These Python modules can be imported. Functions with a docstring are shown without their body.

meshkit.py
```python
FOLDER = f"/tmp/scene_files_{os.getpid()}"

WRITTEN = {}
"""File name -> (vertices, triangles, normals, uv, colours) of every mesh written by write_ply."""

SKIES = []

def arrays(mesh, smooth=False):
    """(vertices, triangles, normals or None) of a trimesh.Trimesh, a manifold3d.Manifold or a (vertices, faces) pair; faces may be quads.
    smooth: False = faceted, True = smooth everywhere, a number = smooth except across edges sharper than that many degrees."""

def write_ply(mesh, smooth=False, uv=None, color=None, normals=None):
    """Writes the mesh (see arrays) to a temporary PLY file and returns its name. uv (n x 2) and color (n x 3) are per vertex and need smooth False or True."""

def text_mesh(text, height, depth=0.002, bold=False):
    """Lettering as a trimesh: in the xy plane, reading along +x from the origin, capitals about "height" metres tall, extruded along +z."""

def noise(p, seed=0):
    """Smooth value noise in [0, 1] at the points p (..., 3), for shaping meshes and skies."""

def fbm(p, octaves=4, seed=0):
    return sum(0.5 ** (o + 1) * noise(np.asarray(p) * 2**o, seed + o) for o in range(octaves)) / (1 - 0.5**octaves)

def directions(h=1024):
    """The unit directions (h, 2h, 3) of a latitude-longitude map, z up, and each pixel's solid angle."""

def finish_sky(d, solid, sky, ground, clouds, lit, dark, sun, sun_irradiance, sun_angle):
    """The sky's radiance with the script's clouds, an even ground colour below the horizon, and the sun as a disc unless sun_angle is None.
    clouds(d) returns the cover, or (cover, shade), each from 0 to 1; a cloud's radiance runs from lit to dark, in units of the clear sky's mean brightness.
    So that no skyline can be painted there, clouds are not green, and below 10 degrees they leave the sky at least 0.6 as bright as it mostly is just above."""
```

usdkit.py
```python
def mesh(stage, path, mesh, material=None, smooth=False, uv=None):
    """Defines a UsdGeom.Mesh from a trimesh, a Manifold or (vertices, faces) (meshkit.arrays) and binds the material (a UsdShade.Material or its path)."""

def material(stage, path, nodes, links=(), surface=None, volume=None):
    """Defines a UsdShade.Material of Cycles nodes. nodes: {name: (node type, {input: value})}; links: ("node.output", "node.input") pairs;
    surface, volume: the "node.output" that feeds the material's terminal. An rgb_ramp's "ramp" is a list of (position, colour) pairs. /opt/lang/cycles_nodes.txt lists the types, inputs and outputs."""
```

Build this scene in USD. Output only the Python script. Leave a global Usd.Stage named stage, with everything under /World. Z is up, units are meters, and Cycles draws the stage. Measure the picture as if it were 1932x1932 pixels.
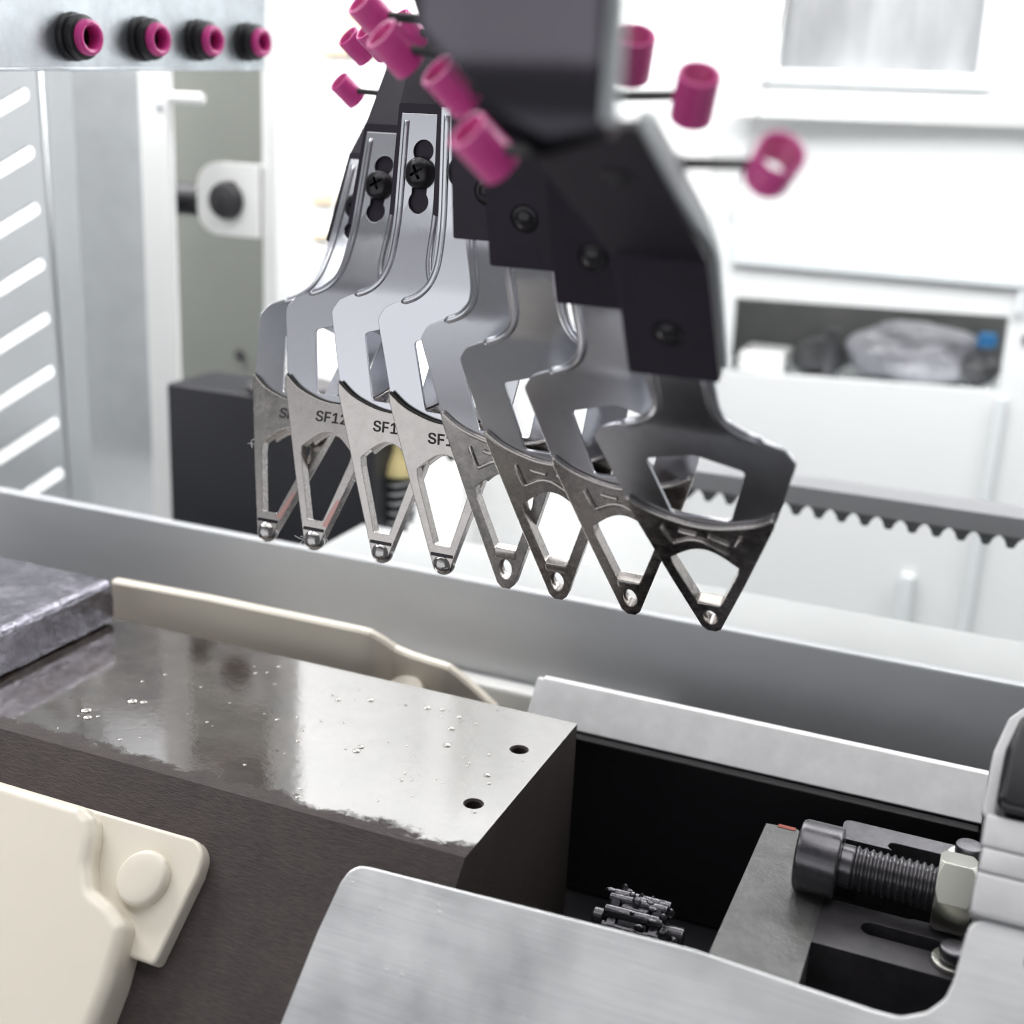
import math, random
import numpy as np, trimesh, manifold3d as m3
from shapely.geometry import Polygon, Point, LineString, box as sbox
from shapely import affinity
import usdkit, meshkit
from pxr import Usd, UsdGeom, UsdLux, UsdShade, Gf, Sdf

random.seed(7); rng = np.random.default_rng(7)
stage = Usd.Stage.CreateInMemory()
UsdGeom.SetStageUpAxis(stage, UsdGeom.Tokens.z); UsdGeom.SetStageMetersPerUnit(stage, 1.0)
UsdGeom.Xform.Define(stage, '/World'); UsdGeom.Scope.Define(stage, '/World/Looks')
K = 0.001                                   # everything below is written in millimetres

# ------------------------------------------------------------------ camera, light, exposure
CAM = np.array([63.7375, -306.9944, 123.0847])
RIGHT = np.array([0.9220199, 0.38424749, 0.04725648]); DOWN = np.array([0.15482462, -0.25409482, -0.95470684]); FWD = np.array([-0.35483608, 0.88757517, -0.29377145])
cam = UsdGeom.Camera.Define(stage, '/World/camera')
M = np.eye(4); M[0, :3] = RIGHT; M[1, :3] = -DOWN; M[2, :3] = -FWD; M[3, :3] = CAM * K
cam.AddTransformOp().Set(Gf.Matrix4d(*M.ravel().tolist()))
cam.CreateHorizontalApertureAttr(36.0); cam.CreateVerticalApertureAttr(36.0)
cam.CreateFocalLengthAttr(36.0 * 2364.885 / 1932.0)
cam.CreateClippingRangeAttr(Gf.Vec2f(0.01, 50))
cam.CreateFStopAttr(8.8); cam.CreateFocusDistanceAttr(0.345)
cam.CreateExposureAttr(0.35)


def rect_light(name, pos, target, w, h, intensity, color=(1, 1, 1)):
    l = UsdLux.RectLight.Define(stage, '/World/' + name)
    z = np.array(pos, float) - np.array(target, float); z /= np.linalg.norm(z)
    up = np.array([0, 0, 1.0]) if abs(z[2]) < .95 else np.array([0, 1.0, 0])
    x = np.cross(up, z); x /= np.linalg.norm(x); y = np.cross(z, x)
    m = np.eye(4); m[0, :3] = x; m[1, :3] = y; m[2, :3] = z; m[3, :3] = np.array(pos) * K
    l.AddTransformOp().Set(Gf.Matrix4d(*m.ravel().tolist()))
    l.CreateWidthAttr(w * K); l.CreateHeightAttr(h * K); l.CreateIntensityAttr(intensity); l.CreateColorAttr(Gf.Vec3f(*color))
    return l


rect_light('ceiling_lamp', (-100, 60, 1150), (-100, 60, 0), 1500, 700, 2.0, (1, .99, .97))
rect_light('back_wall_fill', (-60, 290, 560), (-60, 640, 440), 1900, 300, 16.5, (1, 1, 1))  # added wash that overexposes the white wall, no visible source
rect_light('front_fill', (-560, -1500, -150), (-100, 0, -50), 2400, 1280, 0.92, (.97, .98, 1))  # added soft panel for grey reflections in the feeder plates
rect_light('front_upper_fill', (-560, -1500, 760), (-100, 0, -50), 2400, 460, 0.42, (.97, .98, 1))  # added weaker panel extending the plate reflections upward
rect_light('slot_panel_fill', (-820, 150, 560), (-860, 520, -60), 500, 250, 26.0)  # added fill to whiten the panel behind the guard slots
rect_light('overhead_fill', (-120, -330, 950), (0, -60, -40), 1000, 330, 1.5)  # added fill to brighten the sloping aluminium plate
rect_light('left_fill', (-470, -80, 370), (-300, 400, 340), 300, 260, 4.5)  # added fill to brighten the posts and guard at left
dome = UsdLux.DomeLight.Define(stage, '/World/ambient_light')
dm = usdkit.material(stage, '/World/Looks/ambient', {'b': ('background_shader', {'color': (.92, .95, 1.0), 'strength': 0.14})}, surface='b.background')
UsdShade.MaterialBindingAPI.Apply(dome.GetPrim()).Bind(dm)

# ------------------------------------------------------------------ materials
MATS = {}


def mat(name, base, rough=.5, metal=0., grain=None, vary=0., bump=None, bevel=0., aniso=0., spec=.5, coat=0., sss=0., stretch=(1, 1, 1), rvary=0., trans=0., rot=(0, 0, 0)):
    """vary: tone noise; bump: (scale, strength, distance); bevel: rounded edge radius in mm"""
    n = {'p': ('principled_bsdf', dict(base_color=base, roughness=rough, metallic=metal, specular_ior_level=spec, coat_weight=coat, anisotropic=aniso, transmission_weight=trans)),
         'g': ('geometry', {}), 'mp': ('mapping', dict(scale=stretch, rotation=rot))}
    L = [('g.position', 'mp.vector')]
    if sss:
        n['p'][1].update(subsurface_weight=sss, subsurface_scale=.002, subsurface_radius=(1, .4, .5))
    if vary:
        sc = grain or 60
        n['t'] = ('noise_texture', dict(scale=sc, detail=6, roughness=.6))
        n['r'] = ('rgb_ramp', dict(ramp=[(.25, tuple(c * (1 - vary) for c in base)), (.75, tuple(min(c * (1 + vary), 1) for c in base))]))
        L += [('mp.vector', 't.vector'), ('t.fac', 'r.fac'), ('r.color', 'p.base_color')]
    if rvary:
        n['t2'] = ('noise_texture', dict(scale=(grain or 60) * .7, detail=5, roughness=.65))
        n['m2'] = ('map_range', dict(from_min=.3, from_max=.7, to_min=max(rough - rvary, .02), to_max=rough + rvary))
        L += [('mp.vector', 't2.vector'), ('t2.fac', 'm2.value'), ('m2.result', 'p.roughness')]
    nor = None
    if bevel:
        n['bv'] = ('bevel', dict(radius=bevel * K, samples=6)); nor = 'bv.bevel'
    if bump:
        n['t3'] = ('noise_texture', dict(scale=bump[0], detail=4, roughness=.6))
        n['b'] = ('bump', dict(strength=bump[1], distance=bump[2] * K))
        L += [('mp.vector', 't3.vector'), ('t3.fac', 'b.height')]
        if nor:
            L.append((nor, 'b.normal'))
        nor = 'b.normal'
    if nor:
        L.append((nor, 'p.normal'))
    MATS[name] = usdkit.material(stage, '/World/Looks/' + name, n, L, surface='p.BSDF')
    return MATS[name]


mat('polished_sheet', (.54, .545, .58), .25, 1., grain=25, vary=.02, rvary=.02, bump=(18, .012, 1.0), bevel=.35)
mat('cast_foot', (.43, .405, .39), .25, 1., grain=420, vary=.07, rvary=.07, bump=(160, .12, .25), bevel=.45)
mat('wet_tip', (.40, .385, .38), .1, .9, bump=(300, .5, .4))
mat('engraving_and_gap_shade', (.012, .009, .009), .6)  # dark of the stamped code, also of the painted gap shadow
mat('reddish_patch', (.46, .27, .25), .3, .6)
mat('black_plastic', (.011, .006, .016), .5, 0, spec=.35, grain=90, vary=.3, bump=(500, .08, .1), bevel=.4)
mat('carriage_black', (.10, .092, .108), .2, .9, grain=40, vary=.15, bevel=1.0)
mat('black_gloss', (.010, .008, .012), .16, 0, bevel=.4)
mat('black_screw', (.02, .018, .022), .24, .55, bevel=.2)
mat('black_wire', (.012, .010, .012), .4)
mat('magenta_ceramic', (.62, .05, .27), .27, 0, grain=120, vary=.08, sss=.06, spec=.5)
mat('black_rubber', (.015, .013, .016), .42)
mat('cream_plastic', (.72, .665, .57), .34, 0, grain=40, vary=.02, bump=(700, .03, .06), bevel=.5)
MATS['brushed_aluminium'] = usdkit.material(stage, '/World/Looks/brushed_aluminium', {
    'g': ('geometry', {}), 'mp': ('mapping', dict(scale=(.025, 1, 1))), 'st': ('noise_texture', dict(scale=1600, detail=4, roughness=.7)),
    'cl': ('noise_texture', dict(scale=28, detail=5, roughness=.55)), 'sp': ('noise_texture', dict(scale=330, detail=2, roughness=.5)),
    'c1': ('rgb_ramp', dict(ramp=[(.28, (.58, .585, .60)), (.72, (.80, .80, .805))])), 'mixf': ('math', dict(math_type='multiply_add', value2=.55, value3=.0)), 'add': ('math', dict(math_type='multiply_add', value2=.45)),
    'ro': ('map_range', dict(from_min=.35, from_max=.65, to_min=.34, to_max=.52)), 'pit': ('map_range', dict(from_min=.70, from_max=.76, clamp=True)), 'hs': ('math', dict(math_type='multiply_add', value2=1.6)),
    'b': ('bump', dict(strength=.35, distance=.00006)), 'bv': ('bevel', dict(radius=.0006, samples=6)),
    'p': ('principled_bsdf', dict(metallic=.88))},
    [('g.position', 'mp.vector'), ('mp.vector', 'st.vector'), ('g.position', 'cl.vector'), ('g.position', 'sp.vector'), ('st.fac', 'mixf.value1'), ('cl.fac', 'add.value1'), ('mixf.value', 'add.value3'), ('add.value', 'c1.fac'), ('c1.color', 'p.base_color'),
     ('cl.fac', 'ro.value'), ('ro.result', 'p.roughness'), ('sp.fac', 'pit.value'), ('pit.result', 'hs.value1'), ('st.fac', 'hs.value3'), ('hs.value', 'b.height'), ('bv.bevel', 'b.normal'), ('b.normal', 'p.normal')], surface='p.BSDF')
mat('milled_aluminium', (.58, .575, .585), .5, .75, grain=120, vary=.10, bump=(700, .35, .06), bevel=.4)
mat('bed_steel', (.54, .55, .57), .5, .25, grain=14, vary=.12, rvary=.06, stretch=(.5, 1, 1))
mat('bed_top', (.45, .46, .46), .8, 0., spec=.2, grain=18, vary=.06)
mat('raw_steel', (.11, .11, .108), .42, .35, grain=120, vary=.3, bump=(500, .9, .35), bevel=.5, rvary=.12)
mat('oiled_clamp', (.27, .26, .30), .24, 1., grain=90, vary=.35, bump=(220, .9, .7), bevel=.8, rvary=.15)
mat('dark_iron', (.055, .05, .056), .45, .3, grain=160, vary=.3, bump=(380, .3, .2), bevel=.4)
mat('pit_wall_iron', (.012, .011, .014), .55, bump=(200, .2, .2))
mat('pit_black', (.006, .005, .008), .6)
mat('black_oxide', (.12, .115, .125), .27, .8, grain=200, vary=.15, bevel=.5, rvary=.08)
mat('zinc_nut', (.66, .66, .60), .32, 1., bevel=.4)
mat('white_paint', (.82, .82, .81), .45)
mat('white_wall', (.74, .745, .74), .7, grain=2, vary=.02)
mat('cabinet_white', (.58, .59, .59), .5)
mat('pale_panel', (.52, .55, .56), .6)
mat('silver_panel', (.60, .61, .62), .3, .75, grain=10, vary=.06, rvary=.05)
mat('grey_green', (.22, .23, .208), .6, grain=8, vary=.08)
mat('grey_sheet', (.56, .58, .59), .42, .4, grain=10, vary=.08)
mat('galvanized', (.50, .54, .57), .36, .85, grain=70, vary=.16, bump=(900, .45, .06), rvary=.08, bevel=.4)
mat('dark_box', (.022, .022, .028), .5, bevel=1.2)
mat('anthracite', (.016, .016, .021), .45, 0, grain=30, vary=.15, bevel=1.2)
mat('belt_rubber', (.05, .055, .055), .55)
mat('belt_back', (.22, .22, .23), .5)
mat('beige_card', (.58, .46, .31), .6)
mat('yellow_plastic', (.78, .66, .32), .4)
mat('blue_plastic', (.03, .22, .52), .4)
mat('shelf_grey', (.16, .16, .155), .7, grain=20, vary=.3)
mat('grey_film', (.34, .34, .37), .35, grain=40, vary=.3, bump=(60, .6, 4))
mat('dark_clutter', (.07, .07, .075), .5, grain=60, vary=.4)
mat('smoked_window', (.20, .205, .21), .35, grain=14, vary=.45, stretch=(2.2, 1, .5))
mat('yarn', (.75, .76, .76), .6)
mat('oil', (.42, .40, .38), .06, 1.)
mat('wet_black', (.15, .145, .16), .14, .85, grain=500, vary=.4, bump=(900, .6, .3))
mat('rust_red', (.26, .05, .03), .6)

# cast block: glossy oil over ground steel on top, worn and pitted near the front edge, matte machined front
MATS['oiled_block'] = usdkit.material(stage, '/World/Looks/oiled_block', {
    'g': ('geometry', {}), 's': ('separate_xyz', {}), 'q': ('separate_xyz', {}),
    'up': ('map_range', dict(from_min=.9, from_max=.98)),
    'n1': ('noise_texture', dict(scale=75, detail=6, roughness=.7)), 'n2': ('noise_texture', dict(scale=420, detail=4, roughness=.6)),
    'edge': ('map_range', dict(from_min=-.0577, from_max=-.043)), 'ns': ('math', dict(math_type='multiply_add', value2=1.5, value3=-.75)),
    'sum': ('math', dict(math_type='add')), 'e2': ('map_range', dict(from_min=.22, from_max=.42, clamp=True)),
    'n3': ('noise_texture', dict(scale=230, detail=3, roughness=.55)), 'sp': ('map_range', dict(from_min=.285, from_max=.255, clamp=True)), 'inv': ('math', dict(math_type='subtract', value1=1.0)),
    'mk': ('math', dict(math_type='multiply')), 'mk2': ('math', dict(math_type='multiply')),
    'rf': ('math', dict(math_type='multiply_add', value2=.6)), 'rn': ('math', dict(math_type='multiply', value2=.4)), 'mp': ('mapping', dict(scale=(.22, 1, 1), rotation=(.35, .55, .95))), 'nm': ('noise_texture', dict(scale=1500, detail=5, roughness=.7)),
    'rawc': ('rgb_ramp', dict(ramp=[(.28, (.026, .019, .019)), (.72, (.068, .052, .049))])),
    'oilc': ('rgb_ramp', dict(ramp=[(.3, (.030, .024, .021)), (.7, (.075, .060, .052))])),
    'oily': ('principled_bsdf', dict(metallic=0., roughness=.06, ior=2.1, specular_ior_level=.5)), 'raw': ('principled_bsdf', dict(metallic=0., roughness=.62, specular_ior_level=.35)),
    'b3': ('bump', dict(strength=.28, distance=.00008)), 'b1': ('bump', dict(strength=.75, distance=.0004)), 'b2': ('bump', dict(strength=.05, distance=.0012)), 'n4': ('noise_texture', dict(scale=40, detail=3)),
    'mix': ('mix_closure', {})},
    [('g.true_normal', 's.vector'), ('s.z', 'up.value'), ('g.position', 'q.vector'), ('q.y', 'edge.value'), ('g.position', 'n1.vector'), ('g.position', 'n2.vector'), ('g.position', 'n3.vector'), ('g.position', 'n4.vector'),
     ('n1.fac', 'ns.value1'), ('edge.result', 'sum.value1'), ('ns.value', 'sum.value2'), ('sum.value', 'e2.value'), ('n3.fac', 'sp.value'), ('sp.result', 'inv.value2'),
     ('e2.result', 'mk.value1'), ('up.result', 'mk.value2'), ('mk.value', 'mk2.value1'), ('inv.value', 'mk2.value2'),
     ('g.position', 'mp.vector'), ('mp.vector', 'nm.vector'), ('n1.fac', 'rn.value1'), ('nm.fac', 'rf.value1'), ('rn.value', 'rf.value3'), ('rf.value', 'rawc.fac'), ('rawc.color', 'raw.base_color'), ('nm.fac', 'b1.height'), ('b1.normal', 'raw.normal'),
     ('n1.fac', 'oilc.fac'), ('oilc.color', 'oily.base_color'), ('n4.fac', 'b2.height'), ('n2.fac', 'b3.height'), ('b2.normal', 'b3.normal'), ('b3.normal', 'oily.normal'),
     ('mk2.value', 'mix.fac'), ('raw.BSDF', 'mix.closure1'), ('oily.BSDF', 'mix.closure2')], surface='mix.closure')

# ------------------------------------------------------------------ helpers
TAKEN = {}


def numbered(parent, name):
    k = TAKEN.get((parent, name), -1) + 1; TAKEN[(parent, name)] = k
    return name if k == 0 else f'{name}_{k:03d}'


def data(prim, label=None, category=None, group=None, kind=None):
    for k, v in (('label', label), ('category', category), ('group', group), ('kind', kind)):
        if v: prim.SetCustomDataByKey(k, v)
    return prim


def thing(name, label, category, loc=(0, 0, 0), group=None):
    p = '/World/' + numbered('/World', name)
    if BED: loc = placed(loc)
    x = UsdGeom.Xform.Define(stage, p); x.AddTranslateOp().Set(Gf.Vec3d(*[c * K for c in loc]))
    data(x.GetPrim(), label, category, group); ORIGIN[p] = np.array(loc, float)
    return p


ORIGIN = {}
BED_SIZE, BED_SHIFT = 1.1307, np.array([-8.33, 40.12, -16.09])      # real size and place of everything on and behind the needle bed
BED = []


def placed(v): return np.asarray(v, float) * BED_SIZE + BED_SHIFT


def obj(name, mesh, material, parent='/World', smooth=35, **kw):
    """one Mesh prim; mesh in world millimetres"""
    p = parent + '/' + numbered(parent, name)
    root = '/'.join(p.split('/')[:3])
    v, f = (np.asarray(mesh.vertices), np.asarray(mesh.faces)) if hasattr(mesh, 'faces') else (mesh.to_mesh().vert_properties[:, :3], mesh.to_mesh().tri_verts)
    if BED: v = placed(v)
    v = (v - ORIGIN.get(root, 0)) * K
    tm = trimesh.Trimesh(v, f, process=False)
    if tm.is_watertight and tm.volume < 0: tm.invert()
    m = usdkit.mesh(stage, p, tm, MATS[material], smooth=smooth)
    data(m.GetPrim(), **kw)
    return p


def cat(*ms):
    return trimesh.util.concatenate([m if isinstance(m, trimesh.Trimesh) else to_tm(m) for m in ms])


def to_tm(man):
    q = man.to_mesh(); return trimesh.Trimesh(q.vert_properties[:, :3], q.tri_verts, process=False)


def to_man(t):
    t = t.copy(); t.merge_vertices()
    return m3.Manifold(m3.Mesh(np.asarray(t.vertices, np.float32), np.asarray(t.faces, np.uint32)))


def rbox(lo, hi, r=.6):
    lo, hi = np.array(lo, float), np.array(hi, float); r = min(r, *(.45 * (hi - lo)))
    pts = []
    for sx in (0, 1):
        for sy in (0, 1):
            for sz in (0, 1):
                s = np.array([sx, sy, sz]); c = np.where(s, hi, lo); d = np.where(s, -1, 1)
                for dirs in ((1, 1, 0), (1, 0, 1), (0, 1, 1), (.42, .42, .42)):
                    pts.append(c + d * np.array(dirs) * r * (1 if .42 not in dirs else 1))
                for ax in range(3):
                    e = np.array([.2929, .2929, .2929]) * r; e[ax] = r; pts.append(c + d * e)
    return trimesh.convex.convex_hull(np.array(pts))


def box(lo, hi):
    t = trimesh.creation.box(np.array(hi, float) - np.array(lo, float)); t.apply_translation((np.array(lo, float) + np.array(hi, float)) / 2); return t


def tube(pts, r, n=10, caps=True):
    pts = np.asarray(pts, float); r = np.broadcast_to(np.asarray(r, float), len(pts))
    t = np.gradient(pts, axis=0); t /= np.linalg.norm(t, axis=1, keepdims=True)
    a = np.cross(t[0], [0, 0, 1]);
    if np.linalg.norm(a) < .1: a = np.cross(t[0], [1, 0, 0])
    V = []
    for k in range(len(pts)):
        a = a - t[k] * (a @ t[k]); a /= np.linalg.norm(a); b = np.cross(t[k], a)
        ang = np.linspace(0, 2 * np.pi, n, endpoint=False)
        V.append(pts[k] + r[k] * (np.cos(ang)[:, None] * a + np.sin(ang)[:, None] * b))
    V = np.vstack(V); F = []
    for k in range(len(pts) - 1):
        for j in range(n):
            q = (k * n + j, k * n + (j + 1) % n, (k + 1) * n + (j + 1) % n, (k + 1) * n + j)
            F += [(q[0], q[1], q[2]), (q[0], q[2], q[3])]
    V = np.vstack([V, pts[:1], pts[-1:]]); c0, c1 = len(V) - 2, len(V) - 1; e = (len(pts) - 1) * n
    for j in range(n):
        F += [(c0, (j + 1) % n, j), (c1, e + j, e + (j + 1) % n)]
    return trimesh.Trimesh(V, np.array(F), process=False)


def lathe(profile, n=40, origin=(0, 0, 0), axis=(0, 0, 1)):
    """profile [(r, h)...] closed back to the axis or to itself, turned about axis"""
    P = np.array(profile, float); ang = np.linspace(0, 2 * np.pi, n, endpoint=False); V = []; F = []
    for r, h in P: V.append(np.stack([r * np.cos(ang), r * np.sin(ang), np.full(n, h)], 1))
    V = np.vstack(V); m = len(P)
    for k in range(m - 1):
        for j in range(n):
            a, b, c, d = k * n + j, k * n + (j + 1) % n, (k + 1) * n + (j + 1) % n, (k + 1) * n + j
            F += [(a, b, c), (a, c, d)]
    t = trimesh.Trimesh(V, np.array(F), process=False); t.merge_vertices(); t.update_faces(t.nondegenerate_faces())
    z = np.array(axis, float); z /= np.linalg.norm(z)
    t.apply_transform(trimesh.geometry.align_vectors([0, 0, 1], z)); t.apply_translation(origin)
    return t


def ring(ro, ri, h0, h1, c=.6, **kw):
    return lathe([(ri, h0 + c), (ri + c * .3, h0 + .3 * c), (ri + c, h0), (ro - c, h0), (ro - .3 * c, h0 + .3 * c), (ro, h0 + c), (ro, h1 - c), (ro - .3 * c, h1 - .3 * c), (ro - c, h1), (ri + c, h1), (ri + .3 * c, h1 - .3 * c), (ri, h1 - c), (ri, h0 + c)], **kw)


def disc(r, h0, h1, c=.5, **kw):
    return lathe([(0, h0), (r - c, h0), (r - .3 * c, h0 + .3 * c), (r, h0 + c), (r, h1 - c), (r - .3 * c, h1 - .3 * c), (r - c, h1), (0, h1)], **kw)


def extrude(poly, h):
    return trimesh.creation.extrude_polygon(poly, h, engine='earcut')


def plate_xz(poly, y0, y1):
    """polygon in (x, z) extruded from y0 to y1"""
    t = extrude(poly, y1 - y0); v = t.vertices.copy()
    return trimesh.Trimesh(np.stack([v[:, 0], y0 + v[:, 2], v[:, 1]], 1), t.faces[:, ::-1], process=False)


def prism_yz(poly, x0, x1):
    t = extrude(poly, x1 - x0); v = t.vertices.copy()
    return trimesh.Trimesh(np.stack([x0 + v[:, 2], v[:, 0], v[:, 1]], 1), t.faces, process=False)


def rounded(coords, r):
    return Polygon(coords).buffer(-r, join_style=1).buffer(2 * r, join_style=1, quad_segs=8).buffer(-r, join_style=1, quad_segs=8) if r else Polygon(coords)


def smooth_line(pts, n=40):
    """Catmull-Rom through the points"""
    P = np.array(pts, float); P = np.vstack([2 * P[0] - P[1], P, 2 * P[-1] - P[-2]]); out = []
    per = max(2, n // (len(P) - 3))
    for k in range(1, len(P) - 2):
        for s in np.linspace(0, 1, per, endpoint=False):
            a, b, c, d = P[k - 1:k + 3]
            out.append(.5 * ((2 * b) + (c - a) * s + (2 * a - 5 * b + 4 * c - d) * s**2 + (3 * b - a - 3 * c + d) * s**3))
    out.append(P[-2]); return np.array(out)


# ------------------------------------------------------------------ setting: rear of the machine and the room behind
wall = obj('back_wall', box((-545, 640, -700), (900, 660, 900)), 'white_wall', kind='structure')
obj('floor', box((-900, -400, -760), (1000, 700, -740)), 'pale_panel', kind='structure')

BED.append(1)
# rear bed: brushed steel front face, paler top
rb = thing('rear_bed', 'long brushed grey steel bed rail running behind the feeder tips', 'machine bed', (-100, 45, -60))
obj('front_plate', rbox((-420, 45, -62), (330, 49, -18.9), 1.0), 'bed_steel', rb)
obj('top_ledge', rbox((-150.8, 49.2, -40), (330, 82, -19.4), 1.0), 'bed_top', rb)
obj('lower_lip', rbox((-420, 40, -66), (330, 47, -62.3), .8), 'dark_iron', rb)

wc = thing('white_cover', 'bright white cover glimpsed under the rear bed beside the cream cover', 'machine cover', (-70, 34, -100))
obj('cover_panel', rbox((-160, 36, -120), (-20, 44, -50), 2), 'white_paint', wc)

# black box on the rear bed
bb = thing('black_box', 'matt black rectangular housing behind the bed rail, left of the feeders', 'machine housing', (-180, 90, -19))
obj('housing', rbox((-251.4, 100, -60), (-156.8, 132, 18.1), 1.5), 'anthracite', bb)
obj('lid', lathe([(0, 0), (17, 0), (18, .8), (18, 2.2), (17, 3), (0, 3)], origin=(-201.4, 115, 18.5)).apply_transform(np.diag([1, 1, 1, 1])), 'dark_iron', bb)

# toothed belt and its pulley
tb = thing('toothed_belt', 'grey toothed drive belt with teeth downward stretching right behind the feeders', 'drive belt', (0, 120, 5))
obj('belt_band', rbox((-160, 118, 2.0), (190, 134, 9.2), .8), 'belt_back', tb)
tooth = LineString([(0, 0)]).buffer(1) if False else Polygon([(-3.3, 2.1), (-2.1, .9), (-1.35, -.9), (-.8, -1.5), (.8, -1.5), (1.35, -.9), (2.1, .9), (3.3, 2.1)])
for k in range(44):
    x = -156.4 + 7.82 * k
    obj('tooth', plate_xz(affinity.translate(tooth, x, 0), 118.2, 133.8), 'belt_rubber', tb)
pl = thing('belt_pulley', 'black ribbed drive pulley with pale yellow cap beside the black housing', 'pulley', (-155.7, 120, -30))
obj('drum', disc(6.6, -28, -8, 1, origin=(-155.7, 120, -1.9)), 'black_rubber', pl)
for k in range(5):
    h = -25.5 + 3.9 * k
    a = np.linspace(0, 2 * np.pi, 41)
    obj('rib', tube(np.stack([-155.7 + 6.7 * np.cos(a), 120 + 6.7 * np.sin(a), h + -1.9 + 1.6 * np.sin(a + .2)], 1), .7, 8), 'grey_sheet', pl)
obj('cap', lathe([(0, -8), (8.5, -8), (8.5, -6.5), (7, -3), (4, 1), (3, 5), (0, 5.5)], origin=(-155.7, 120, -1.9)), 'yellow_plastic', pl)

# left: slotted guard, silver panel, white posts, knob on D bracket
sg = thing('slotted_guard', 'grey sheet metal guard with slanted slots at the left edge of the picture', 'guard', (-320, 97, -45))
gp = Polygon([(-440, -46), (-302, -46), (-303.2, 50), (-304.5, 141), (-440, 141)])
for k in range(9):
    z = 126 - k * 21.8
    xe = -311.6 + .92 * k
    s = LineString([(xe - 34, z - 15.5 - 1.0 * k), (xe, z)]).buffer(2.35)
    gp = gp.difference(s)
obj('sheet', plate_xz(gp, 96, 98), 'grey_sheet', sg)
obj('flange', box((-303.6, 98.2, -46), (-301.6, 112, 141)), 'grey_sheet', sg)
obj('foot_bracket', rbox((-420, 88, -52), (-300, 95.7, -44), 1), 'silver_panel', sg)
for (x, z) in ((-319, -47), (-306, -46.5)):
    obj('bolt', disc(2.0, 0, 3, .4, origin=(x, 87.8, z - 1), axis=(0, -1, 0)), 'dark_iron', sg)
obj('light_panel', box((-1150, 520, -400), (-585, 524, 175)), 'white_wall', thing('white_side_panel', 'white panel seen through the slots of the grey guard', 'panel', (-860, 520, -400)))
sp = thing('silver_panel', 'smooth silver upright panel between the slotted guard and the white post', 'panel', (-326, 151, -70))
obj('panel', rbox((-351, 150, -70), (-298.5, 156, 420), 1), 'silver_panel', sp)
wp = thing('white_post', 'white square post standing behind the black housing', 'post', (-290, 152, -70))
obj('post', rbox((-298, 148, -70), (-282.5, 152, 520), 1.0), 'white_paint', wp)
obj('screw', disc(1.6, 0, 1.2, .3, origin=(-287, 147.9, 124), axis=(0, -1, 0)), 'grey_sheet', wp)
obj('peg', disc(2.4, 0, 16, .6, origin=(-282.5, 150, 128), axis=(1, 0, 0)), 'white_paint', wp)
gg = thing('grey_panel', 'grey green rear panel between the two white posts', 'panel', (-275, 232, -70))
obj('panel', box((-368, 230, -70), (-284, 236, 165)), 'grey_green', gg)
for (x, z) in ((-305, 5), (-283, 3)):
    obj('screw', disc(2.6, 0, 1.5, .4, origin=(x, 229.9, z), axis=(0, -1, 0)), 'dark_iron', gg)
uh = thing('unseen_dark_panel', 'unseen dark panel added above the grey green panel to darken the block reflection', 'machine housing', (-330, 234, 165))
obj('dark_panel_front', box((-520, 229, 165.5), (-291, 236, 620)), 'anthracite', uh)  # added out of view, keeps that part of the oil reflection dark
dp = thing('slim_white_post', 'slim white post carrying the D shaped handle bracket', 'post', (-255, 190, -20))
obj('post', rbox((-258.5, 181, -20), (-251.5, 200, 560), .8), 'white_paint', dp)
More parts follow.
